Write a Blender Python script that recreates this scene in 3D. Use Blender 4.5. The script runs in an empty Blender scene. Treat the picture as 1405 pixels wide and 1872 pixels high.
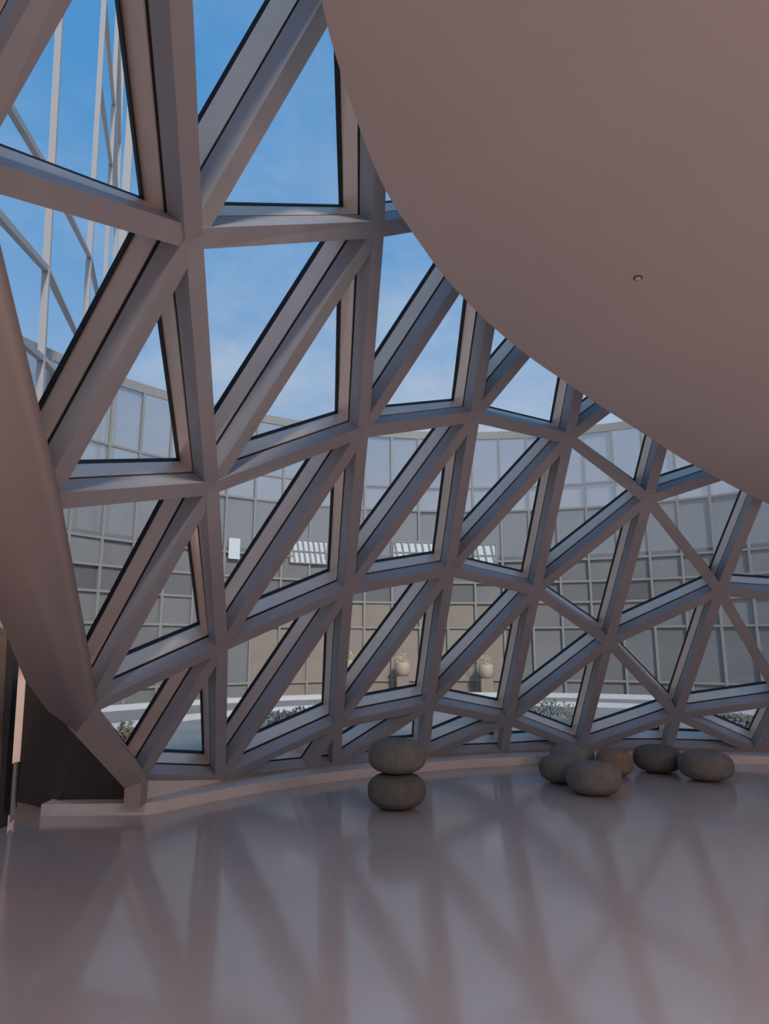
import bpy, bmesh, math, random
from mathutils import Vector, Matrix
random.seed(7)
sc = bpy.context.scene
COL = sc.collection

# ------------------------------------------------------------------ camera
F, YH, EYE = 1250.0, 1180.0, 1.5
PITCH = math.atan((YH - 936) / F)
cam = bpy.data.cameras.new('camera')
cam.sensor_fit = 'HORIZONTAL'; cam.sensor_width = 36.0; cam.lens = 36.0 * F / 1405
cam.clip_end = 500
cam_ob = bpy.data.objects.new('camera', cam); COL.objects.link(cam_ob)
cam_ob.location = (0, 0, EYE); cam_ob.rotation_euler = (math.pi / 2 + PITCH, 0, 0)
sc.camera = cam_ob

# ------------------------------------------------------------------ sky and exposure
sc.view_settings.view_transform = 'Standard'; sc.view_settings.look = 'None'
sc.view_settings.gamma = 1.0; sc.view_settings.use_curve_mapping = False
sc.view_settings.exposure = 0.0
sc.cycles.transparent_max_bounces = 24
sc.cycles.max_bounces = 8; sc.cycles.diffuse_bounces = 5; sc.cycles.glossy_bounces = 3

def sky():
    w = bpy.data.worlds.new('sky'); sc.world = w; w.use_nodes = True
    n = w.node_tree.nodes; l = w.node_tree.links; n.clear()
    out = n.new('ShaderNodeOutputWorld'); bg = n.new('ShaderNodeBackground'); bg.inputs[1].default_value = 1.0
    tc = n.new('ShaderNodeTexCoord'); sep = n.new('ShaderNodeSeparateXYZ'); l.new(tc.outputs['Generated'], sep.inputs[0])
    r = n.new('ShaderNodeValToRGB'); l.new(sep.outputs['Z'], r.inputs[0])
    e = r.color_ramp.elements
    e[0].position = 0.0; e[0].color = (.60, .63, .67, 1)
    e[1].position = 1.0; e[1].color = (.075, .30, .63, 1)
    for p, c in ((.22, (.45, .52, .66, 1)), (.40, (.21, .41, .70, 1)), (.52, (.115, .345, .68, 1)), (.66, (.078, .31, .66, 1))):
        k = e.new(p); k.color = c
    # high thin cloud: noise stretched over the sky vault
    d = n.new('ShaderNodeMath'); d.operation = 'ADD'; d.inputs[1].default_value = .18; l.new(sep.outputs['Z'], d.inputs[0])
    v = n.new('ShaderNodeVectorMath'); v.operation = 'DIVIDE'
    cb = n.new('ShaderNodeCombineXYZ')
    for i in range(3): l.new(d.outputs[0], cb.inputs[i])
    l.new(tc.outputs['Generated'], v.inputs[0]); l.new(cb.outputs[0], v.inputs[1])
    no = n.new('ShaderNodeTexNoise'); no.inputs['Scale'].default_value = 2.3; no.inputs['Detail'].default_value = 6; no.inputs['Roughness'].default_value = .6
    l.new(v.outputs[0], no.inputs['Vector'])
    cr = n.new('ShaderNodeValToRGB'); cr.color_ramp.elements[0].position = .40; cr.color_ramp.elements[1].position = .75
    l.new(no.outputs['Fac'], cr.inputs[0])
    fall = n.new('ShaderNodeMapRange'); fall.inputs[1].default_value = .30; fall.inputs[2].default_value = .62
    fall.inputs[3].default_value = .8; fall.inputs[4].default_value = .30; l.new(sep.outputs['Z'], fall.inputs[0])
    m = n.new('ShaderNodeMath'); m.operation = 'MULTIPLY'; l.new(cr.outputs[0], m.inputs[0]); l.new(fall.outputs[0], m.inputs[1])
    mix = n.new('ShaderNodeMixRGB'); l.new(m.outputs[0], mix.inputs[0]); l.new(r.outputs[0], mix.inputs[1]); mix.inputs[2].default_value = (.60, .66, .76, 1)
    l.new(mix.outputs[0], bg.inputs[0]); l.new(bg.outputs[0], out.inputs[0])
sky()
SUN = Vector((.35, -.75, .56)).normalized()          # hazy sun behind the building, full on the courtyard opposite
sl = bpy.data.lights.new('sun', 'SUN'); sl.energy = 2.0; sl.angle = math.radians(6); sl.color = (1., .95, .88)
so_ = bpy.data.objects.new('sun', sl); COL.objects.link(so_); so_.rotation_euler = SUN.to_track_quat('Z', 'Y').to_euler()

# ------------------------------------------------------------------ helpers
def mat(name, col, rough=.6, spec=.5, metal=0., ior=None, vary=0., scale=6., bump=0., bscale=60., emit=None, estr=0., objvary=0.):
    m = bpy.data.materials.new(name); m.use_nodes = True
    n = m.node_tree.nodes; l = m.node_tree.links; b = n['Principled BSDF']
    b.inputs['Base Color'].default_value = (*col, 1); b.inputs['Roughness'].default_value = rough
    b.inputs['Specular IOR Level'].default_value = spec; b.inputs['Metallic'].default_value = metal
    if ior: b.inputs['IOR'].default_value = ior
    src = None
    if vary:
        tc = n.new('ShaderNodeTexCoord'); no = n.new('ShaderNodeTexNoise'); no.inputs['Scale'].default_value = scale
        no.inputs['Detail'].default_value = 5
        l.new(tc.outputs['Object'], no.inputs['Vector'])
        mr = n.new('ShaderNodeMapRange'); mr.inputs[1].default_value = .3; mr.inputs[2].default_value = .7
        mr.inputs[3].default_value = 1 - vary; mr.inputs[4].default_value = 1 + vary
        l.new(no.outputs['Fac'], mr.inputs[0]); src = mr.outputs[0]
    if objvary:
        oi = n.new('ShaderNodeObjectInfo'); mr2 = n.new('ShaderNodeMapRange')
        mr2.inputs[3].default_value = 1 - objvary; mr2.inputs[4].default_value = 1 + objvary
        l.new(oi.outputs['Random'], mr2.inputs[0])
        if src:
            mm = n.new('ShaderNodeMath'); mm.operation = 'MULTIPLY'; l.new(src, mm.inputs[0]); l.new(mr2.outputs[0], mm.inputs[1]); src = mm.outputs[0]
        else: src = mr2.outputs[0]
    if src:
        vm = n.new('ShaderNodeVectorMath'); vm.operation = 'SCALE'; vm.inputs[0].default_value = col
        l.new(src, vm.inputs['Scale']); l.new(vm.outputs[0], b.inputs['Base Color'])
    if bump:
        tc = n.new('ShaderNodeTexCoord'); no = n.new('ShaderNodeTexNoise'); no.inputs['Scale'].default_value = bscale
        l.new(tc.outputs['Object'], no.inputs['Vector'])
        bp = n.new('ShaderNodeBump'); bp.inputs['Strength'].default_value = bump; bp.inputs['Distance'].default_value = .01
        l.new(no.outputs['Fac'], bp.inputs['Height']); l.new(bp.outputs[0], b.inputs['Normal'])
    if emit:
        b.inputs['Emission Color'].default_value = (*emit, 1); b.inputs['Emission Strength'].default_value = estr
    return m

def glass(name, tint, refl, body=0., bodycol=(.5, .5, .5)):
    """thin architectural glass: clear with a share of mirror reflection and of dusty body colour"""
    m = bpy.data.materials.new(name); m.use_nodes = True
    n = m.node_tree.nodes; l = m.node_tree.links; n.clear()
    out = n.new('ShaderNodeOutputMaterial'); t = n.new('ShaderNodeBsdfTransparent'); t.inputs[0].default_value = (*tint, 1)
    g = n.new('ShaderNodeBsdfGlossy'); g.inputs['Roughness'].default_value = .02
    lw = n.new('ShaderNodeLayerWeight'); lw.inputs[0].default_value = .5
    pw = n.new('ShaderNodeMath'); pw.operation = 'POWER'; pw.inputs[1].default_value = 5; l.new(lw.outputs['Facing'], pw.inputs[0])
    fr = n.new('ShaderNodeMapRange'); fr.inputs[3].default_value = refl; fr.inputs[4].default_value = .6; l.new(pw.outputs[0], fr.inputs[0])
    mx = n.new('ShaderNodeMixShader'); l.new(fr.outputs[0], mx.inputs[0]); l.new(t.outputs[0], mx.inputs[1]); l.new(g.outputs[0], mx.inputs[2])
    last = mx
    if body:
        d = n.new('ShaderNodeBsdfDiffuse'); d.inputs[0].default_value = (*bodycol, 1)
        m2 = n.new('ShaderNodeMixShader'); m2.inputs[0].default_value = body
        l.new(mx.outputs[0], m2.inputs[1]); l.new(d.outputs[0], m2.inputs[2]); last = m2
    l.new(last.outputs[0], out.inputs[0])
    return m

M = {
 'strut':   mat('painted_steel', (.365, .343, .36), .45, vary=.05, scale=3),
 'frame':   mat('window_frame_paint', (.88, .665, .535), .42, metal=.32, vary=.04, scale=3),
 'gasket':  mat('black_rubber', (.012, .011, .012), .7),
 'pane':    glass('facade_glass', (.975, .975, .975), .03),
 'ceiling': mat('ceiling_plaster', (.52, .455, .44), .9, vary=.025, scale=1.2),
 'wall':    mat('wall_plaster', (.40, .335, .32), .85, vary=.04, scale=1.5),
 'dark':    mat('shade_dark_panel', (.075, .06, .056), .6, vary=.06),  # shade of the recess under the soffit put into the panel colour
 'curb':    mat('curb_stone', (.72, .66, .64), .5, vary=.04, scale=4),
 'floor':   mat('polished_epoxy_floor', (.48, .405, .395), .12, ior=1.95, vary=.03, scale=2),
 'door':    mat('door_wood', (.12, .08, .06), .5, vary=.15, scale=9),
 'doorframe': mat('door_frame_metal', (.03, .026, .026), .5),
 'pale':    mat('corridor_plaster', (.62, .47, .43), .85, vary=.03),
 'chrome':  mat('steel_post', (.5, .46, .44), .3, metal=.8),
 'sprk':    mat('sprinkler_white', (.6, .55, .53), .5),
 'sprkd':   mat('sprinkler_dark', (.06, .05, .05), .5),
 'lampglow': mat('lamp_diffuser', (.9, .8, .7), .5, emit=(1., .72, .52), estr=6.),
 'trim':    mat('lamp_trim', (.6, .55, .52), .5),
 'paving':  mat('outdoor_paving', (.34, .315, .29), .85, vary=.12, scale=.6),
 'kerb':    mat('white_kerb', (.75, .74, .73), .7),
 'cw_glass': mat('spandrel_glass', (.26, .25, .24), .25, vary=.10, scale=.8, objvary=.12),
 'cw_dark':  mat('tinted_window_glass', (.19, .18, .175), .18, objvary=.15),
 'cw_tan':   mat('tan_stone_cladding', (.36, .285, .225), .6, vary=.10, scale=1.2, objvary=.05),
 'cw_clear': glass('parapet_glass', (.9, .92, .94), .05, .30, (.42, .43, .45)),
 'cw_mid':   glass('half_mirrored_glass', (.9, .92, .94), .06, .62, (.33, .325, .325)),
 'cw_mull':  mat('mullion_aluminium', (.345, .325, .30), .5),
 'lattice':  mat('pale_lattice_paint', (.47, .45, .44), .7),
 'white':   mat('white_panel', (.80, .84, .85), .6),
 'leaf':    mat('shrub_leaf', (.20, .205, .165), .8, objvary=.1, vary=.2, scale=8),
 'dryleaf': mat('dry_grass', (.26, .21, .15), .9),
 'stem':    mat('woody_stem', (.10, .08, .06), .9),
 'cream':   mat('cream_glaze', (.60, .47, .35), .5),
 'gold':    mat('gold_blossom', (.85, .70, .40), .4),
}

def link(o, parent=None):
    COL.objects.link(o)
    if parent: o.parent = parent
    return o
def mesh_obj(name, verts, faces, m, parent=None, smooth=False, bevel=0.):
    me = bpy.data.meshes.new(name); me.from_pydata([tuple(v) for v in verts], [], faces); me.update()
    bm = bmesh.new(); bm.from_mesh(me); bmesh.ops.recalc_face_normals(bm, faces=bm.faces)
    if bevel: bmesh.ops.bevel(bm, geom=bm.edges[:], offset=bevel, segments=2, affect='EDGES', profile=.5)
    bm.to_mesh(me); bm.free()
    if m: me.materials.append(M[m])
    if smooth:
        for p in me.polygons: p.use_smooth = True
    return link(bpy.data.objects.new(name, me), parent)
def empty(name, loc=(0, 0, 0)):
    o = bpy.data.objects.new(name, None); o.location = loc; o.empty_display_size = .2
    return link(o)
def tag(o, label=None, cat=None, group=None, kind=None):
    if label: o['label'] = label
    if cat: o['category'] = cat
    if group: o['group'] = group
    if kind: o['kind'] = kind
    return o
def box(a, b):
    (x0, y0, z0), (x1, y1, z1) = a, b
    v = [(x0,y0,z0),(x1,y0,z0),(x1,y1,z0),(x0,y1,z0),(x0,y0,z1),(x1,y0,z1),(x1,y1,z1),(x0,y1,z1)]
    return v, [(0,3,2,1),(4,5,6,7),(0,1,5,4),(1,2,6,5),(2,3,7,6),(3,0,4,7)]
BF = [(0,3,2,1),(4,5,6,7),(0,1,5,4),(1,2,6,5),(2,3,7,6),(3,0,4,7)]
def bar(a, b, w, d, up=Vector((0, 0, 1))):
    """rectangular bar between two points, width w sideways and depth d along 'up'"""
    a, b = Vector(a), Vector(b); t = (b - a).normalized(); s = t.cross(up).normalized(); u = s.cross(t).normalized()
    v = []
    for p in (a, b):
        v += [p - s*w/2 - u*d/2, p + s*w/2 - u*d/2, p + s*w/2 + u*d/2, p - s*w/2 + u*d/2]
    return v, BF
def prism(poly, off):
    """closed prism: a polygon (list of Vector) and the same polygon moved by off (Vector or list)"""
    n = len(poly); q = [Vector(p) for p in poly]
    r = [p + (off[i] if isinstance(off, list) else Vector(off)) for i, p in enumerate(q)]
    return q + r, [tuple(range(n))[::-1], tuple(range(n, 2*n))] + [(i, (i+1) % n, n + (i+1) % n, n + i) for i in range(n)]
def lathe(prof, seg=32):
    v, f = [], []
    for r, z in prof:
        for k in range(seg):
            a = 2*math.pi*k/seg; v.append((r*math.cos(a), r*math.sin(a), z))
    for i in range(len(prof)-1):
        for k in range(seg):
            k2 = (k+1) % seg; f.append((i*seg+k, i*seg+k2, (i+1)*seg+k2, (i+1)*seg+k))
    f.append(tuple(range(seg))[::-1]); f.append(tuple(range((len(prof)-1)*seg, len(prof)*seg)))
    return v, f
def ray(px, py):
    cx, cy = (px - 702.5)/F, (936 - py)/F; c, s = math.cos(PITCH), math.sin(PITCH)
    return Vector((cx, c - s*cy, s + c*cy))
EYEV = Vector((0, 0, EYE))

# ------------------------------------------------------------------ the facade: a triangulated cone leaning in over the floor
CX, CY, CR, LEAN, Z0 = 3.383, 2.665, 7.091, .76, .10
def wrad(z): return CR - LEAN*(z - Z0)
def meet(px, py):                         # where the sight line through a joint meets the cone
    d = ray(px, py); g = lambda t: wrad(EYE + d.z*t) - math.hypot(d.x*t - CX, d.y*t - CY)
    t = .5
    while g(t) > 0 and t < 20: t += .01
    lo, hi = t - .01, t
    for _ in range(40):
        m_ = (lo + hi)/2
        if g(m_) > 0: lo = m_
        else: hi = m_
    return d*lo + EYEV
def cone_at(x, y):                        # point of the cone above (x, y)
    return Vector((x, y, Z0 + (CR - math.hypot(x - CX, y - CY))/LEAN))
def cone_xz(x, z): return Vector((x, CY + math.sqrt(wrad(z)**2 - (x - CX)**2), z))

J = {k: meet(*p) for k, p in {
 'L1':(-77,305),'L2':(85,918),'L3':(165,1298),'L4':(258,1424),
 'A0':(310,-381),'A1':(355,437),'A2':(388,893),'A3':(406,1184),'A4':(403,1426),'A5':(564,1407),
 'B0':(710,-175),'B1':(692,420),'B2':(664,790),'B3':(637,1080),'B4':(618,1326),'B5':(615,1402),
 'C0':(932,381),'C1':(868,762),'C2':(823,1045),'C3':(785,1291),'C4':(777,1384),
 'D0':(1108,470),'D1':(1040,802),'D2':(980,1081),'D3':(930,1319),'D4':(922,1378),
 'E0':(1259,633),'E1':(1185,914),'E2':(1113,1176),'E3':(1063,1370),
 'F0':(1415,838),'F1':(1316,1082),'F2':(1238,1310),'F3':(1222,1370),
 'G0':(1515,1098),'G1':(1430,1283),'G2':(1383,1376)}.items()}
# towards the top left the skin straightens up again, off the cone
J['L1'] = EYEV + ray(-77, 305)*2.7; J['A0'] = EYEV + ray(310, -381)*2.25; J['B0'] = EYEV + ray(710, -175)*3.5
J['L0'] = J['L1'] + (J['L1'] - J['L2'])*.7; J['Ax'] = J['A0'] + (J['A0'] - J['A1'])*.8; J['Bx'] = J['B0'] + (J['B0'] - J['B1'])*.8
J['Cx'] = cone_xz(1.15, 6.1); J['Dx'] = cone_xz(2.1, 6.2); J['Ex'] = cone_xz(3.15, 5.7)
J['Fx'] = cone_xz(4.2, 4.8)
J['Gx'] = cone_xz(5.25, 3.4); J['H1'] = cone_xz(6.1, 3.0); J['H2'] = cone_xz(6.1, 1.6); J['H3'] = cone_xz(6.05, .1)
J['I1'] = cone_xz(7.05, 2.6); J['I2'] = cone_xz(7.05, 1.3); J['I3'] = cone_xz(7.05, .1)
TRI = '''L1 L2 A1|L2 A2 A1|L2 L3 A2|L3 A3 A2|L3 L4 A3|L4 A4 A3|L1 A1 A0|L0 L1 A0|L0 A0 Ax
A0 A1 B0|A1 B1 B0|A1 A2 B1|A2 B2 B1|A2 A3 B2|A3 B3 B2|A3 A4 B3|A4 B4 B3|A4 A5 B4|A5 B5 B4|A0 B0 Bx|Ax A0 Bx|B0 Cx Bx
B0 B1 C0|B1 B2 C0|B2 C1 C0|B2 B3 C1|B3 C2 C1|B3 B4 C2|B4 C3 C2|B4 B5 C3|B5 C4 C3|B0 C0 Cx
C0 C1 D0|C1 D1 D0|C1 C2 D1|C2 D2 D1|C2 C3 D2|C3 D3 D2|C3 C4 D3|C4 D4 D3|C0 D0 Dx|C0 Dx Cx
D0 D1 E0|D1 E1 E0|D1 D2 E1|D2 E2 E1|D2 D3 E2|D3 E3 E2|D3 D4 E3|D0 E0 Ex|D0 Ex Dx
E0 E1 F0|E1 F1 F0|E1 E2 F1|E2 F2 F1|E2 E3 F2|E3 F3 F2|E0 F0 Fx|E0 Fx Ex
F0 F1 G0|F1 G1 G0|F1 F2 G1|F2 G2 G1|F2 F3 G2|F0 G0 Gx|F0 Gx Fx
G0 G1 H2|G1 G2 H2|G2 H3 H2|G0 H2 H1|Gx G0 H1|H1 H2 I2|H2 H3 I2|H3 I3 I2|H1 I2 I1'''
TRI = [t.split() for row in TRI.split('\n') for t in row.split('|')]
RAILS = {frozenset(p.split()) for p in 'A4 A5|A5 B5|B5 C4|C4 D4|D4 E3|E3 F3|F3 G2|G2 H3|H3 I3'.split('|')}
NOSTRUT = {frozenset(p.split()) for p in 'L0 L1|L1 L2|L2 L3'.split('|')}
W, D1, GAP, D2 = .116, .135, .036, .19
NRM = {k: Vector() for k in J}
for t in TRI:
    n_ = (J[t[1]] - J[t[0]]).cross(J[t[2]] - J[t[0]])
    if n_.dot(J[t[0]] - Vector((1.5, 1.0, .5))) < 0: n_ = -n_
    for k in t: NRM[k] += n_
for k in NRM: NRM[k].normalize()

facade = tag(empty('wall_front', (CX, CY + CR, 0)), 'leaning triangulated steel and glass facade wrapping round the floor', None, None, 'structure')
bpy.context.view_layer.update()
def under(o, root):                        # parent keeping the world position (roots are only translated)
    o.parent = root; o.matrix_parent_inverse = Matrix.Translation(-root.location); return o
edges = {}
for t in TRI:
    for i in range(3): edges.setdefault(frozenset((t[i], t[(i+1) % 3])), None)
def strut(a, b, w):
    pa, pb = J[a], J[b]; t = (pb - pa).normalized(); v = []
    prof = [(-w/2, 0), (w/2, 0), (w/2, D1), (w/2 - .016, D1), (w/2 - .016, D1 + GAP + .01), (-w/2 + .016, D1 + GAP + .01), (-w/2 + .016, D1), (-w/2, D1)]
    for p, n_ in ((pa, NRM[a]), (pb, NRM[b])):
        s = t.cross(n_).normalized(); n2 = n_
        v += [p + s*x + n2*d for x, d in prof]
    k = len(prof)
    f = [tuple(range(k))[::-1], tuple(range(k, 2*k))] + [(i, (i+1) % k, k + (i+1) % k, k + i) for i in range(k)]
    return v, f
for e in sorted(edges, key=lambda s: sorted(s)):
    if e in NOSTRUT: continue
    a, b = sorted(e)
    rail = e in RAILS
    v, f = strut(a, b, .09 if rail else W)
    o = under(mesh_obj('base_rail' if rail else 'strut', v, f, 'strut'), facade)
    o.data.materials.append(M['gasket'])                # the shadow joint between strut and window frames is a black strip
    for p in o.data.polygons:
        if len(p.vertices) == 4 and all(i % 8 in (3, 4, 5, 6) for i in p.vertices): p.material_index = 1

a4, l4 = J['A4'], J['L4']
under(mesh_obj('base_infill', *prism([l4 + Vector((.04, .02, -.02)), a4, Vector((a4.x, a4.y, .0)), Vector((l4.x + .04, l4.y + .02, .0))], (-.06, .08, 0)), 'curb'), facade)
def inset(tri, ds):
    """triangle moved in by ds[i] from edge i (i -> i+1), in its own plane"""
    n_ = (tri[1] - tri[0]).cross(tri[2] - tri[0]).normalized(); L = []
    for i in range(3):
        t = (tri[(i+1) % 3] - tri[i]).normalized(); s = n_.cross(t); L.append((tri[i] + s*ds[i], t, s))
    out = []
    for i in range(3):                     # corner i: edges i-1 and i
        p, t, s = L[i-1]; q, u, r = L[i]
        k = (q - p).dot(r)/t.dot(r); out.append(p + t*k)
    return out
def inradius(tri):
    a, b, c = [(tri[(i+1) % 3] - tri[i]).length for i in range(3)]
    return (tri[1] - tri[0]).cross(tri[2] - tri[0]).length/(a + b + c)
def ring(outer0, inner0, outer1, inner1):
    v = outer0 + inner0 + outer1 + inner1; f = []
    for i in range(3):
        j = (i+1) % 3
        f += [(i, j, 3+j, 3+i), (6+i, 9+i, 9+j, 6+j), (i, 6+i, 6+j, j), (3+i, 3+j, 9+j, 9+i)]
    return v, f
for t in TRI:
    hw = [(.045 if frozenset((t[i], t[(i+1) % 3])) in RAILS else W/2) for i in range(3)]
    lay = lambda d: [J[k] + NRM[k]*d for k in t]
    t0, t1 = lay(D1 + GAP), lay(D1 + GAP + D2)
    if inradius(t1) < .13: continue
    if (t0[1]-t0[0]).cross(t0[2]-t0[0]).dot(NRM[t[0]]) < 0:   # keep one turning sense
        t0.reverse(); t1.reverse(); hw = [hw[1], hw[0], hw[2]]
    thin = [.004]*3; ih = [h - .008 for h in hw]
    fr = mesh_obj('window_frame', *ring(inset(t0, thin), inset(t0, ih), inset(t1, thin), inset(t1, ih)), 'frame'); under(fr, facade)
    n_ = (t1[1]-t1[0]).cross(t1[2]-t1[0]).normalized()
    g0 = [p - n_*.040 for p in t1]; gi = [h + .006 for h in ih]; go = [h - .002 for h in ih]
    gk = mesh_obj('gasket', *ring(inset(g0, go), inset(g0, gi), inset(t1, go), inset(t1, gi)), 'gasket')
    gk.parent = fr; 
    pi = inset([p - n_*.016 for p in t1], ih)
    pn = mesh_obj('pane', *prism(pi, n_*.012), 'pane'); pn.parent = fr

# ------------------------------------------------------------------ floor, curb, room shell
def arc(r, a0, a1, n, z=0.):
    return [Vector((CX + r*math.sin(a0 + (a1 - a0)*i/n), CY + r*math.cos(a0 + (a1 - a0)*i/n), z)) for i in range(n + 1)]
AL = math.atan2(-2.16 - CX, 6.57 - CY); AR = math.atan2(7.2 - CX, 5.6)
fl = [Vector((-4.8, 5.6, 0)), Vector((-4.8, -5.2, 0)), Vector((7.5, -5.2, 0)), Vector((7.5, 8.6, 0))] + arc(CR + .28, AR, AL, 26)[1:] + [Vector((-2.6, 6.98, 0)), Vector((-3.55, 7.16, 0)), Vector((-3.9, 8.6, 0)), Vector((-7.3, 8.6, 0)), Vector((-7.3, 5.6, 0))]
tag(mesh_obj('floor', *prism(fl, (0, 0, -.12)), 'floor'), 'glossy mauve grey polished floor reflecting the lattice', kind='structure')

cin = [Vector((-3.08, 6.53, 0)), Vector((-2.16, 6.57, 0))] + arc(6.74, AL + .02, AR, 22)
cout = [Vector((-3.08, 6.93, 0)), Vector((-2.42, 6.97, 0))] + arc(7.14, AL + .02, AR, 22)
def strip(inn, out, z0, z1):
    n = len(inn); v = []
    for a, b in zip(inn, out): v += [Vector((a.x, a.y, z0)), Vector((b.x, b.y, z0)), Vector((b.x, b.y, z1)), Vector((a.x, a.y, z1))]
    f = [(0, 1, 2, 3), tuple(4*(n-1) + k for k in (3, 2, 1, 0))]
    for i in range(n - 1):
        a, b = 4*i, 4*i + 4
        f += [(a+k, b+k, b+(k+1) % 4, a+(k+1) % 4) for k in range(4)]
    return v, f
tag(mesh_obj('baseboard_front', *strip(cin, cout, 0, .10), 'curb'), 'low pale stone curb at the foot of the lattice facade', kind='structure')

# ceiling: a sloping soffit with a sweeping free edge
CN = Vector((.66*.177, .75*.177, 1))
def cz(x, y): return 2.95 - .177*((x - 4.1)*.66 + (y - 7.2)*.75)
def on_ceiling(px, py):
    d = ray(px, py); k = (2.95 - EYE + .177*(4.1*.66 + 7.2*.75))/(d.z + .177*(.66*d.x + .75*d.y))
    return EYEV + d*k
EP = [(575,-190),(577,-90),(585,-10),(601,60),(620,125),(643,194),(668,266),(698,337),(726,385),(757,430),(804,497),(854,553),(910,607),(972,657),(1036,700),(1110,751),(1183,797),(1241,836),(1300,868),(1352,896),(1394,917),(1480,956)]
ce = [on_ceiling(*p) for p in EP]
def smooth_poly(pts, it=2):
    for _ in range(it):
        q = [pts[0]]
        for a, b in zip(pts, pts[1:]): q += [a*.75 + b*.25, a*.25 + b*.75]
        pts = q + [pts[-1]]
    return pts
ce = smooth_poly(ce)
far = [Vector((x, y, cz(x, y))) for x, y in ((7.4, 8.2), (7.4, -5.1), (-4.7, -5.1), (-4.7, -1.2), (-1.6, -.5), (-.7, .3))]
tag(mesh_obj('ceiling', *prism(ce + far, (0, 0, .22)), 'ceiling'), 'plain pinkish grey ceiling soffit with a sweeping curved edge', kind='structure')
def spanel(name, label, pts, off, m='wall'):
    return tag(mesh_obj(name, *prism([Vector(p) for p in pts], off), m), label, kind='structure')
# opaque unseen roof added to block the sun: cone behind the viewpoint, and cap
def roof():
    v, f = [], []; n = 40; a0, a1 = math.radians(48), math.radians(242)
    zs = [2.9, 4.6, 6.3]
    for z in zs:
        for i in range(n + 1):
            a = a0 + (a1 - a0)*i/n; v.append(Vector((CX + wrad(z)*math.sin(a), CY + wrad(z)*math.cos(a), z + .12)))
    for r in range(2):
        for i in range(n): k = r*(n+1) + i; f.append((k, k+1, k+n+2, k+n+1))
    k = len(v); v.append(Vector((CX, CY, 9.2)))
    for i in range(48):
        a = 2*math.pi*i/48; v.append(Vector((CX + wrad(6.2)*math.sin(a), CY + wrad(6.2)*math.cos(a), 6.35)))
    f += [(k, k+1+i, k+1+(i+1) % 48) for i in range(48)]
    o = mesh_obj('roof', v, f, 'ceiling'); m_ = o.modifiers.new('thickness', 'SOLIDIFY'); m_.thickness = .15; m_.offset = 0
    tag(o, 'opaque conical roof closing the hall above the ceiling soffit, added to block the sun', kind='structure')
roof()
spanel('wall_back', 'plain plaster wall behind the viewpoint', [(-4.7, -5.1, 0), (7.4, -5.1, 0), (7.4, -5.1, cz(7.4, -5.1)), (-4.7, -5.1, cz(-4.7, -5.1))], (0, -.1, 0), 'ceiling')
spanel('wall_right', 'plain plaster wall right of the facade', [(7.4, -5.1, 0), (7.4, 8.3, 0), (7.4, 8.2, cz(7.4, 8.2)), (7.4, -5.1, cz(7.4, -5.1))], (.1, 0, 0), 'ceiling')

# left: an inclined plaster soffit along the facade's edge, a plinth below it painted dark as shade and a doorway beside it
wl = tag(empty('wall_left', (-3, 6.5, 0)), 'leaning brown grey plaster wall framing the left edge of the facade', None, None, 'structure')
def near(k, s=.968): return EYEV + (J[k] - EYEV)*s
def at_y(px, py, y): d = ray(px, py); return EYEV + d*(y/d.y)
e0, e1, e2, e3, e4 = near('L0', 1), near('L1'), near('L2'), near('L3'), near('L4')
b1 = at_y(140, 1338, 5.55); b2 = at_y(88, 1300, 5.5); b3 = at_y(46, 1244, 5.35); b4 = at_y(20, 1165, 5.05); b5 = at_y(-30, 1060, 4.6)
l0 = Vector((-4.6, 2.9, 5.6)); l1 = Vector((-4.6, 3.3, 4.2)); l2 = Vector((-4.4, 4.0, 2.5))
sv = [e0, e1, e2, e3, b1, b2, b3, b4, b5, l2, l1, l0, (e1 + l1)/2 + Vector((0, -.05, .02)), (e2 + b5)/2, (e0 + l0)/2]
sf = [(0, 1, 12, 14), (14, 12, 10, 11), (1, 2, 13, 12), (12, 13, 8, 9, 10), (2, 3, 4, 5, 13), (13, 5, 6, 7, 8)]
so = mesh_obj('soffit', sv, sf, 'wall', smooth=True); under(so, wl)
md = so.modifiers.new('thickness', 'SOLIDIFY'); md.thickness = .10; md.offset = 1.0
tn = (e3 - e2).normalized()
# band beam from the facade's lowest side joint to the stub post on the curb
pb_ = at_y(248, 1432, e4.y - .02); pa_ = at_y(153, 1322, e3.y + .32)
under(mesh_obj('edge_beam', *bar(pa_ + (pa_ - pb_)*.10, pb_ + Vector((0, .03, 0)), .125, .16, Vector((-.5, -.75, .45))), 'wall'), wl)
under(mesh_obj('stub_post', *box((pb_.x - .075, pb_.y - .06, .10), (pb_.x + .07, pb_.y + .12, pb_.z + .03)), 'wall'), wl)
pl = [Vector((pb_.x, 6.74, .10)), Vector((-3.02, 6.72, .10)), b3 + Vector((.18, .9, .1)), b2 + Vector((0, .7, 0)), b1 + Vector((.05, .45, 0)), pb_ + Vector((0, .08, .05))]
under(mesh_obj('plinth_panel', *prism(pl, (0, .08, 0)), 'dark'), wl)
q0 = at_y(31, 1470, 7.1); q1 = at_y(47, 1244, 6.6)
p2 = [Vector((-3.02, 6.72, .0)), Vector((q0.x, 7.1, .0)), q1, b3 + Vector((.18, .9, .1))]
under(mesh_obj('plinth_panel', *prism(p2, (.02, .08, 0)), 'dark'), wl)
under(mesh_obj('side_wall', *box((-4.8, -5.1, 0), (-4.7, 5.6, 4.6)), 'wall'), wl)

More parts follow.
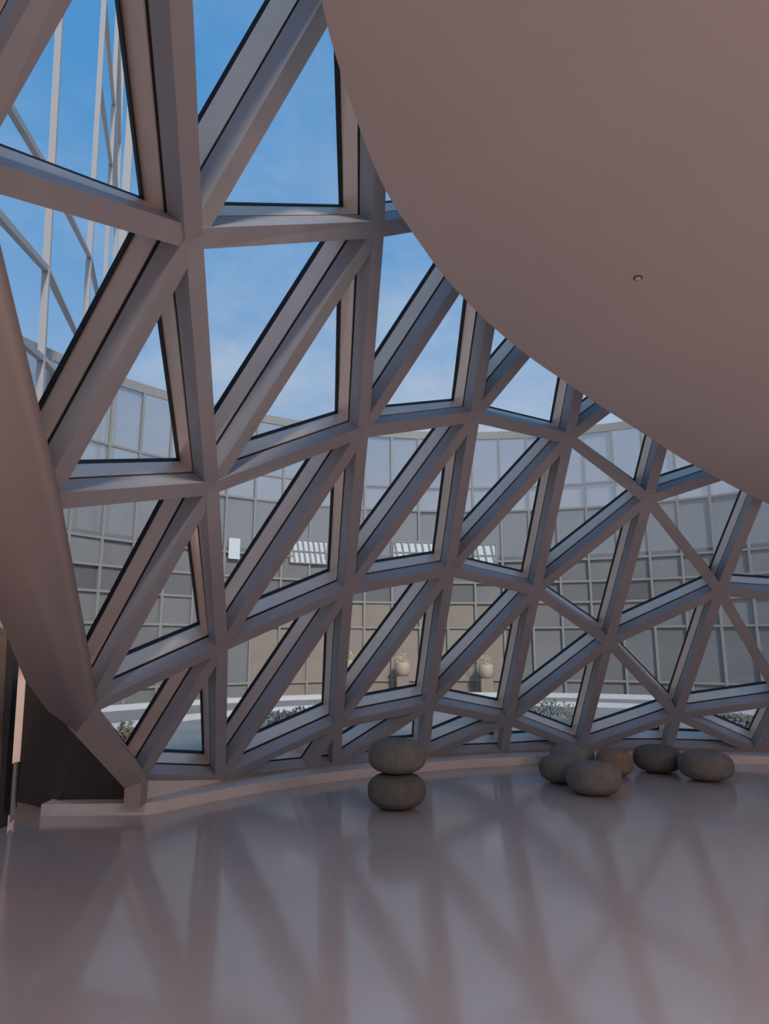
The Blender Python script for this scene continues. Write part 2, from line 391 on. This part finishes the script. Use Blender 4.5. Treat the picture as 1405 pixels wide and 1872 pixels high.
# doorway and lit corridor wall behind it
spanel('wall_corridor', 'pale pink corridor wall glimpsed beside the dark plinth', [(-7.2, 8.4, 0), (-3.98, 8.4, 0), (-3.98, 8.4, 2.2), (-7.2, 8.4, 2.2)], (0, .1, 0), 'pale')
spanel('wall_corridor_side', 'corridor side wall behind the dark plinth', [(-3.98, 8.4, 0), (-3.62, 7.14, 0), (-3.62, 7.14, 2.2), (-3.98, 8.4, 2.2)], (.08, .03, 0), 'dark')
spanel('wall_corridor_end', 'corridor end wall beyond the door', [(-7.2, 5.6, 0), (-7.2, 8.4, 0), (-7.2, 8.4, 2.2), (-7.2, 5.6, 2.2)], (-.1, 0, 0), 'pale')
spanel('ceiling_corridor', 'corridor ceiling beyond the door', [(-7.2, 5.6, 2.2), (-4.8, 5.6, 2.2), (-3.62, 7.14, 2.2), (-3.98, 8.4, 2.2), (-7.2, 8.4, 2.2)], (0, 0, .1), 'pale')
spanel('wall_corridor_front', 'corridor front wall left of the door', [(-7.2, 5.6, 0), (-4.7, 5.6, 0), (-4.7, 5.6, 2.2), (-7.2, 5.6, 2.2)], (0, -.08, 0), 'pale')
dr = tag(empty('door_1', (-3.6, 6.2, 0)), 'dark framed door standing open at the far left', None, None, 'structure')
def dpart(name, pxs, y, th, m):
    pts = [at_y(px, py, y) for px, py in pxs]
    return under(mesh_obj(name, *prism(pts, (0, th, 0)), m), dr)
dpart('door_leaf', [(-40, 1120), (13, 1158), (2, 1400), (-8, 1535), (-60, 1560)], 6.15, .05, 'door')
dpart('door_frame', [(14, 1150), (27, 1180), (12, 1398), (2, 1525), (-9, 1535), (3, 1390)], 6.12, .09, 'doorframe')
dpart('door_lever_box', [(8, 1400), (31, 1394), (24, 1480), (2, 1500)], 6.2, .06, 'doorframe')
dpart('door_edge', [(25, 1394), (31, 1394), (24, 1497), (17, 1505)], 6.16, .03, 'chrome')

under(mesh_obj('door_jamb', *box((-4.70, 6.12, 0), (-4.58, 6.24, 2.12)), 'doorframe'), dr)
under(mesh_obj('door_header', *box((-4.70, 6.12, 2.0), (-3.72, 6.24, 2.12)), 'doorframe'), dr)

# ------------------------------------------------------------------ ceiling fittings
def ceil_frame(o, p):
    o.location = p; o.rotation_euler = Vector((0, 0, 1)).rotation_difference(CN.normalized()).to_euler()
sp = on_ceiling(1165.5, 508)
spk = tag(empty('ceiling_sprinkler'), 'small round ring shaped sprinkler set flush in the bare ceiling', 'sprinkler')
def torus(R_, r_, n=28, m_=10):
    v = [((R_ + r_*math.cos(b))*math.cos(a), (R_ + r_*math.cos(b))*math.sin(a), r_*math.sin(b)) for a in [2*math.pi*i/n for i in range(n)] for b in [2*math.pi*j/m_ for j in range(m_)]]
    f = [(i*m_ + j, ((i+1) % n)*m_ + j, ((i+1) % n)*m_ + (j+1) % m_, i*m_ + (j+1) % m_) for i in range(n) for j in range(m_)]
    return v, f
mesh_obj('ring', *torus(.022, .005), 'sprkd', spk, True)
mesh_obj('cover', *lathe([(.0185, 0), (.0185, -.006), (.012, -.010), (.004, -.011)], 24), 'sprk', spk, True)
ceil_frame(spk, sp - Vector((0, 0, .001)))

def downlight(x, y, power, name):  # unseen lamps added as fill to brighten the hall
    t = tag(empty('fill_downlight'), name, 'lamp', 'fill lamps added in the ceiling behind the viewpoint')
    mesh_obj('trim_ring', *torus(.11, .012), 'trim', t, True)
    mesh_obj('diffuser', *lathe([(.10, 0), (.10, -.006), (.02, -.008)], 24), 'lampglow', t)
    ceil_frame(t, Vector((x, y, cz(x, y) - .002)))
    L = bpy.data.lights.new('downlight', 'AREA'); L.shape = 'DISK'; L.size = .2; L.energy = power; L.color = (1., .95, .92); L.spread = math.radians(160)
    o = link(bpy.data.objects.new('fill_downlight_beam', L)); o.location = (x, y, cz(x, y) - .03)
POW = 68
for i, (x, y) in enumerate(((-2.2, -2.6), (.6, -2.6), (3.4, -2.6), (6.2, -2.6), (2.0, -.6), (4.9, -.4), (6.4, 2.4))):
    downlight(x, y, POW, ('leftmost added fill downlight of the back row', 'second added fill downlight from the left in the back row', 'third added fill downlight from the left in the back row', 'rightmost added fill downlight of the back row', 'left added fill downlight of the front pair', 'right added fill downlight of the front pair', 'single added fill downlight near the right wall')[i])

def sconce(p, nx, power, label):
    t = tag(empty('wall_sconce', p), label, 'lamp', 'warm wall lamps beside the hall')
    mesh_obj('backplate', *box((-.015*nx - .01, -.06, -.12), (-.015*nx + .01, .06, .12)), 'trim', t, bevel=.003)
    v, f = lathe([(.05, -.10), (.065, -.02), (.07, .08), (.066, .10)], 20)
    mesh_obj('shade', [(x + .085*nx, y, z) for x, y, z in v], f, 'lampglow', t, True)
    L = bpy.data.lights.new('sconce', 'POINT'); L.energy = power; L.color = (1., .58, .36); L.shadow_soft_size = .08
    o = link(bpy.data.objects.new('sconce_glow', L)); o.location = (p[0] + .22*nx, p[1], p[2] + .05)
sconce((7.38, 1.6, 2.3), -1, 34, 'warm wall lamp on the right wall outside the picture')
sconce((-4.68, 2.6, 1.7), 1, 9, 'warm wall lamp on the left side wall outside the picture')
def corridor_light():
    t = tag(empty('corridor_lamp', (-4.6, 7.3, 1.9)), 'small warm lamp lighting the corridor left of the dark plinth', 'lamp')
    mesh_obj('bulb', *lathe([(.01, -.06), (.05, -.03), (.06, 0), (.03, .05), (.01, .06)], 16), 'lampglow', t, True)
    mesh_obj('rod', *lathe([(.008, .05), (.008, .29)], 8), 'doorframe', t)
    L = bpy.data.lights.new('corridor', 'POINT'); L.energy = 16; L.color = (1., .78, .66); L.shadow_soft_size = .08
    o = link(bpy.data.objects.new('corridor_glow', L)); o.location = (-4.6, 7.25, 1.78)
corridor_light()

# ------------------------------------------------------------------ poufs
def pouf(px, py, y_scale, dia, hgt, label, col, z=0., rot=0., ribs=64, squash=0., tilt=0., group='knitted poufs on the floor', loc=None):
    d = ray(px, py); t = -EYE/d.z; p = EYEV + d*t
    if loc: p = Vector(loc)
    me_v, me_f = [], []
    seg, rows = ribs*4, 30
    R_, H = dia/2, hgt/2
    me_v.append((0, 0, -H*.97))
    for i in range(1, rows):
        th = math.pi*i/rows
        st, ct = math.sin(th), -math.cos(th)
        e = 2.6
        k = (abs(st)**e + abs(ct)**e)**(-1/e)
        r, zz = R_*st*k, H*ct*k
        if ct > 0: zz -= H*.10*math.exp(-(r/(R_*.30))**2)
        for s in range(seg):
            a = 2*math.pi*s/seg
            rib = 1 + .010*math.cos(ribs*a)*min(1, st*1.6)
            lump = 1 + squash*math.cos(2*a + 1.1) + squash*.4*math.cos(3*a + .3)
            me_v.append((r*rib*lump*math.cos(a), r*rib*lump*math.sin(a), zz*(1 + squash*.6*math.cos(a + 2))))
    me_v.append((0, 0, H*.86))
    for s in range(seg):
        me_f.append((0, 1 + (s+1) % seg, 1 + s))
        b = 1 + (rows - 2)*seg; me_f.append((b + s, b + (s+1) % seg, len(me_v) - 1))
    for i in range(rows - 2):
        a_, b_ = 1 + i*seg, 1 + (i+1)*seg
        for s in range(seg): s2 = (s+1) % seg; me_f.append((a_ + s, a_ + s2, b_ + s2, b_ + s))
    o = mesh_obj('pouf', me_v, me_f, None, None, True)
    key = 'wool_%02d%02d%02d' % tuple(int(c*100) for c in col)
    if key not in M: M[key] = mat(key, col, .95, spec=.15, vary=.12, scale=14, bump=.5, bscale=140)
    o.data.materials.append(M[key])
    mnz = min(v[2] for v in me_v)
    o.location = (p.x, p.y, z - mnz); o.rotation_euler = (0, 0, rot)
    tag(o, label, 'pouf', group)
    return o
G1 = (.16, .148, .137); G2 = (.205, .192, .178); G3 = (.27, .26, .25); BR = (.27, .20, .155)
s1 = pouf(725, 1477, 1, .545, .318, 'lower dark grey ribbed pouf of the two stacked poufs', G1)
pouf(0, 0, 1, .545, .318, 'upper grey ribbed pouf resting on top of another pouf', G2, z=.312, rot=.4, loc=(s1.location.x + .006, s1.location.y, 0))
pouf(1086, 1452, 1, .545, .325, 'largest grey pouf at the front of the cluster of four', G2, ribs=56, squash=.025, rot=.3)
pouf(1031, 1430, 1, .54, .305, 'grey pouf at the left of the cluster, behind the front one', G2, ribs=56, squash=.02, rot=1.3)
pouf(1046, 1407, 1, .54, .315, 'pale grey pouf mostly hidden at the back of the cluster', G3, ribs=56, squash=.02, rot=2.1)
pouf(1124, 1418, 1, .42, .30, 'small brown pouf at the right of the cluster', BR, ribs=52, squash=.02, rot=.8)
pouf(1202, 1411, 1, .565, .315, 'dark grey pouf standing alone just right of the brown one', G1, ribs=56, squash=.02, rot=1.9)
pouf(1291, 1426, 1, .575, .32, 'rightmost grey pouf standing nearest the edge of the picture', G2, ribs=56, squash=.025, rot=.1)

# ------------------------------------------------------------------ outdoors: paving, kerbs, courtyard building
gr = [Vector(p) for p in ((-90, -60, -.14), (90, -60, -.14), (90, 120, -.14), (-90, 120, -.14))]
tag(mesh_obj('ground_paving', *prism(gr, (0, 0, -.2)), 'paving'), 'pale paved courtyard ground outside the glass', kind='structure')

BCX, BCY, BR_ = 2.8, 11.0, 13.0
def bp(a, r, z): return Vector((BCX + r*math.sin(a), BCY + r*math.cos(a), z))
bld = tag(empty('curtain_wall_building', (BCX, BCY + BR_, -.14)), 'curved grey glass curtain wall building across the courtyard', 'building')
ROWS = [-.14, .35, 2.1, 2.95, 3.65, 4.4, 6.2, 7.05, 9.0]
A0_, A1_, NC = math.radians(-76), math.radians(62), 32
dA = (A1_ - A0_)/NC
cache = {}
for c in range(NC):
    am = A0_ + (c + .5)*dA; cp = bp(am, BR_, 0); pxm = 702.5 + F*cp.x/(cp.y*math.cos(PITCH))
    for r in range(len(ROWS) - 1):
        z0, z1 = ROWS[r], ROWS[r+1]
        tan = r in (0, 1, 2) and 470 < pxm < 935
        if r >= 6: m = 'cw_clear'
        elif r == 5: m = 'cw_mid'
        elif tan: m = 'cw_tan'
        elif r == 3: m = 'cw_dark' if (c*7 + r) % 3 else 'cw_glass'
        else: m = 'cw_glass'
        key = (r, m)
        wd = 2*BR_*math.sin(dA/2) - .03
        if key not in cache:
            o = mesh_obj('facade_panel', *box((-wd/2, 0, z0 + .02), (wd/2, .03, z1 - .02)), m); cache[key] = o.data
        else:
            o = link(bpy.data.objects.new('facade_panel', cache[key]))
        o.parent = bld; o.location = (cp.x - bld.location.x, cp.y - bld.location.y, .14); o.rotation_euler = (math.radians(random.uniform(-.5, .5)), 0, -am + math.radians(random.uniform(-.7, .7)))
mv = None
for c in range(NC + 1):
    a = A0_ + c*dA; p = bp(a, BR_ - .03, 0)
    if mv is None:
        o = mesh_obj('mullion', *box((-.036, -.05, -.14), (.036, .05, 9.05)), 'cw_mull'); mv = o.data
    else: o = link(bpy.data.objects.new('mullion', mv))
    o.parent = bld; o.location = (p.x - bld.location.x, p.y - bld.location.y, .14); o.rotation_euler = (0, 0, -a)
for z in ROWS[1:]:
    h = .14 if z > 8.9 else .035
    inn = [bp(A0_ + i*dA, BR_ - .07, 0) for i in range(NC + 1)]; out = [bp(A0_ + i*dA, BR_ - .01, 0) for i in range(NC + 1)]
    under(mesh_obj('transom', *strip(inn, out, z - h, z + h), 'cw_mull'), bld)
inn = [bp(A0_ + i*dA, BR_ + .25, 0) for i in range(NC + 1)]; out = [bp(A0_ + i*dA, BR_ + .6, 0) for i in range(NC + 1)]
under(mesh_obj('core_wall', *strip(inn, out, -.14, 4.6), 'cw_glass'), bld)

# louvred windows backed white as bright sky and the white sign panel fixed on the curtain wall
def on_wall(px, py, r=BR_ - .12):
    d = ray(px, py); t = 5.
    while math.hypot(d.x*t - BCX, d.y*t + 0 - BCY) < r or d.y*t < BCY: t += .01
    p = EYEV + d*t; return p, math.atan2(p.x - BCX, p.y - BCY)
def louvre(px0, px1, py0, py1, label, slats):
    pc, a = on_wall((px0 + px1)/2, (py0 + py1)/2); p0, _ = on_wall(px0, py0); p1, _ = on_wall(px1, py1)
    wd = abs(p1.x - p0.x); hh = abs(p0.z - p1.z)
    t = tag(empty('louvred_window', pc), label, 'window', 'bright louvred windows of the courtyard building'); t.rotation_euler = (0, 0, -a)
    mesh_obj('sky_backing', *box((-wd/2, .02, -hh/2), (wd/2, .05, hh/2)), 'white', t)  # white board painted in for the bright sky seen through the window
    for x in (-wd/2, wd/2): mesh_obj('jamb', *box((x - .025, -.03, -hh/2), (x + .025, .05, hh/2)), 'cw_mull', t)
    for z in (-hh/2, 0, hh/2): mesh_obj('rail', *box((-wd/2, -.02, z - .02), (wd/2, .03, z + .02)), 'cw_mull', t)
    for i in range(slats):
        x = -wd/2 + wd*(i + .5)/slats
        mesh_obj('slat', *bar((x - .06, 0, hh/2), (x + .08, 0, -hh/2), .05, .05, Vector((0, 1, 0))), 'cw_mull', t)
louvre(528, 602, 985, 1032, 'bright louvred window with slanted slats, left of the three across the courtyard', 7)
louvre(718, 793, 990, 1030, 'bright louvred window with slanted slats, middle of the three across the courtyard', 6)
louvre(866, 908, 995, 1036, 'narrow bright louvred window, right of the three across the courtyard', 3)
pc, a = on_wall(428, 1003)
sg = tag(empty('sign_panel', pc), 'small blank white upright panel fixed on the courtyard building', 'sign'); sg.rotation_euler = (0, 0, -a)
mesh_obj('board', *box((-.19, -.02, -.33), (.19, .02, .33)), 'white', sg, bevel=.008)
mesh_obj('bracket', *box((-.05, .02, -.05), (.05, .1, .05)), 'cw_mull', sg)

# gold blossom pots on pedestals before the tan wall
def blossom(px, py, label):
    pc, a = on_wall(px, py, BR_ - .6); g = Vector((pc.x, pc.y, -.14))
    t = tag(empty('blossom_pot', g), label, 'potted plant', 'blossom pots before the tan wall')
    h = pc.z + .14 - .25
    mesh_obj('pedestal', *box((-.2, -.2, 0), (.2, .2, h)), 'cw_tan', t, bevel=.01)
    mesh_obj('pot', *[[(x, y, z + h) for x, y, z in lathe([(.12, 0), (.2, .08), (.25, .25), (.23, .42), (.2, .46)], 20)[0]], lathe([(.12, 0), (.2, .08), (.25, .25), (.23, .42), (.2, .46)], 20)[1]], 'cream', t, True)
    v, f = [], []
    rr = random.Random(int(px))
    for i in range(46):
        an = rr.uniform(0, 6.28); q = rr.uniform(0, .30); z = h + .46 + rr.uniform(0, .28); s = rr.uniform(.015, .035)
        c = Vector((q*math.cos(an), q*math.sin(an), z)); k = len(v)
        v += [c + Vector((s, 0, 0)), c - Vector((s, 0, 0)), c + Vector((0, s, 0)), c - Vector((0, s, 0)), c + Vector((0, 0, s)), c - Vector((0, 0, s))]
        f += [(k+x, k+y, k+z_) for x, y, z_ in ((0,2,4),(2,1,4),(1,3,4),(3,0,4),(2,0,5),(1,2,5),(3,1,5),(0,3,5))]
    tag(mesh_obj('blossoms', v, f, 'gold', t), kind='stuff')
blossom(736, 1222, 'cream pot of gold blossom between the second and third uprights, before the tan wall')
blossom(888, 1226, 'cream pot of gold blossom, rightmost before the tan wall')
blossom(641, 1218, 'cream pot of gold blossom half hidden behind an upright, leftmost before the tan wall')

# white kerbs in the courtyard
def kerb(r, label, h, w=.25):
    inn = [bp(A0_ + i*dA, r - w, 0) for i in range(NC + 1)]; out = [bp(A0_ + i*dA, r, 0) for i in range(NC + 1)]
    tag(mesh_obj('kerb', *strip(inn, out, -.14, -.14 + h), 'kerb'), label, 'kerb', 'white kerbs in the courtyard')
kerb(BR_ - .9, 'far white kerb line along the foot of the courtyard building', .14, .12)
kerb(BR_ - 4.2, 'near white kerb line across the courtyard paving', .12, .14)

# low shrubs
def shrub(px, py, y, rx, rz, label, m='leaf', n=420):
    p = at_y(px, py, y); g = Vector((p.x, p.y, -.14))
    t = tag(empty('low_shrub', g), label, 'shrub', 'low shrubs in the courtyard')
    rr = random.Random(int(px*3 + py)); v, f = [], []
    for i in range(n):
        d = Vector((rr.gauss(0, 1), rr.gauss(0, 1), abs(rr.gauss(0, 1)))).normalized()*rr.uniform(.55, 1)
        c = Vector((d.x*rx, d.y*rx*.6, d.z*rz + .05)); s = rr.uniform(.03, .07)
        u = Vector((rr.gauss(0, 1), rr.gauss(0, 1), rr.gauss(0, 1))).normalized(); w_ = u.orthogonal().normalized()
        k = len(v); v += [c + u*s, c + w_*s*.5, c - u*s, c - w_*s*.5]; f.append((k, k+1, k+2, k+3))
    mesh_obj('foliage', v, f, m, t)
    for i in range(4):
        mesh_obj('stem', *bar((rr.uniform(-.1, .1), 0, 0), (rr.uniform(-rx, rx)*.6, rr.uniform(-.1, .1), rz*.7), .02, .02, Vector((0, 1, 0))), 'stem', t)
shrub(1000, 1300, 15.5, 1.0, .42, 'low grey green shrub outside, between the fourth and fifth uprights')
shrub(540, 1300, 14.5, .7, .35, 'low grey green shrub outside, seen past the second upright')
shrub(232, 1330, 11.5, .22, .42, 'tuft of dry grass outside near the left wall', 'dryleaf', 160)
shrub(1345, 1320, 14.0, .5, .3, 'small low shrub outside at the right of the picture')

# pale lattice tower outside at the left
tower = tag(empty('lattice_tower', (-6.2, 14, -.14)), 'tall pale lattice tower rising outside at the left against the sky', 'tower')
UPR = [(8.0, (-75, -60), (-120, 760), .16), (14.0, (114, -60), (68, 800), .15), (27.0, (194, -60), (146, 760), .22), (40.0, (219, -60), (184, 700), .27), (53.0, (231, -60), (205, 600), .32), (66.0, (257, -60), (214, 600), .8)]
def tw(k, py):
    y, (xa, ya), (xb, yb), w = UPR[k]; return at_y(xa + (xb - xa)*(py - ya)/(yb - ya), py, y)
def tstrut(a, b, w): under(mesh_obj('strut', *bar(a, b, w, w, Vector((.3, -1, 0))), 'lattice'), tower)
for k in range(1, 6):
    b_, t_ = tw(k, UPR[k][2][1]), tw(k, -60); d_ = (t_ - b_).normalized()
    tstrut(b_ - d_*((b_.z + .14)/d_.z), t_ + d_*4, UPR[k][3])
for k, p, q in ((0, 30, 325), (0, 290, 492), (0, 500, 655), (1, 325, 468), (1, 492, 640), (1, 655, 730), (2, 468, 590), (2, 150, 300), (2, 0, 190), (3, 20, 260), (3, 200, 400)):
    tstrut(tw(k, p), tw(k + 1, q), (.13, .16, .22, .27, .3)[k])
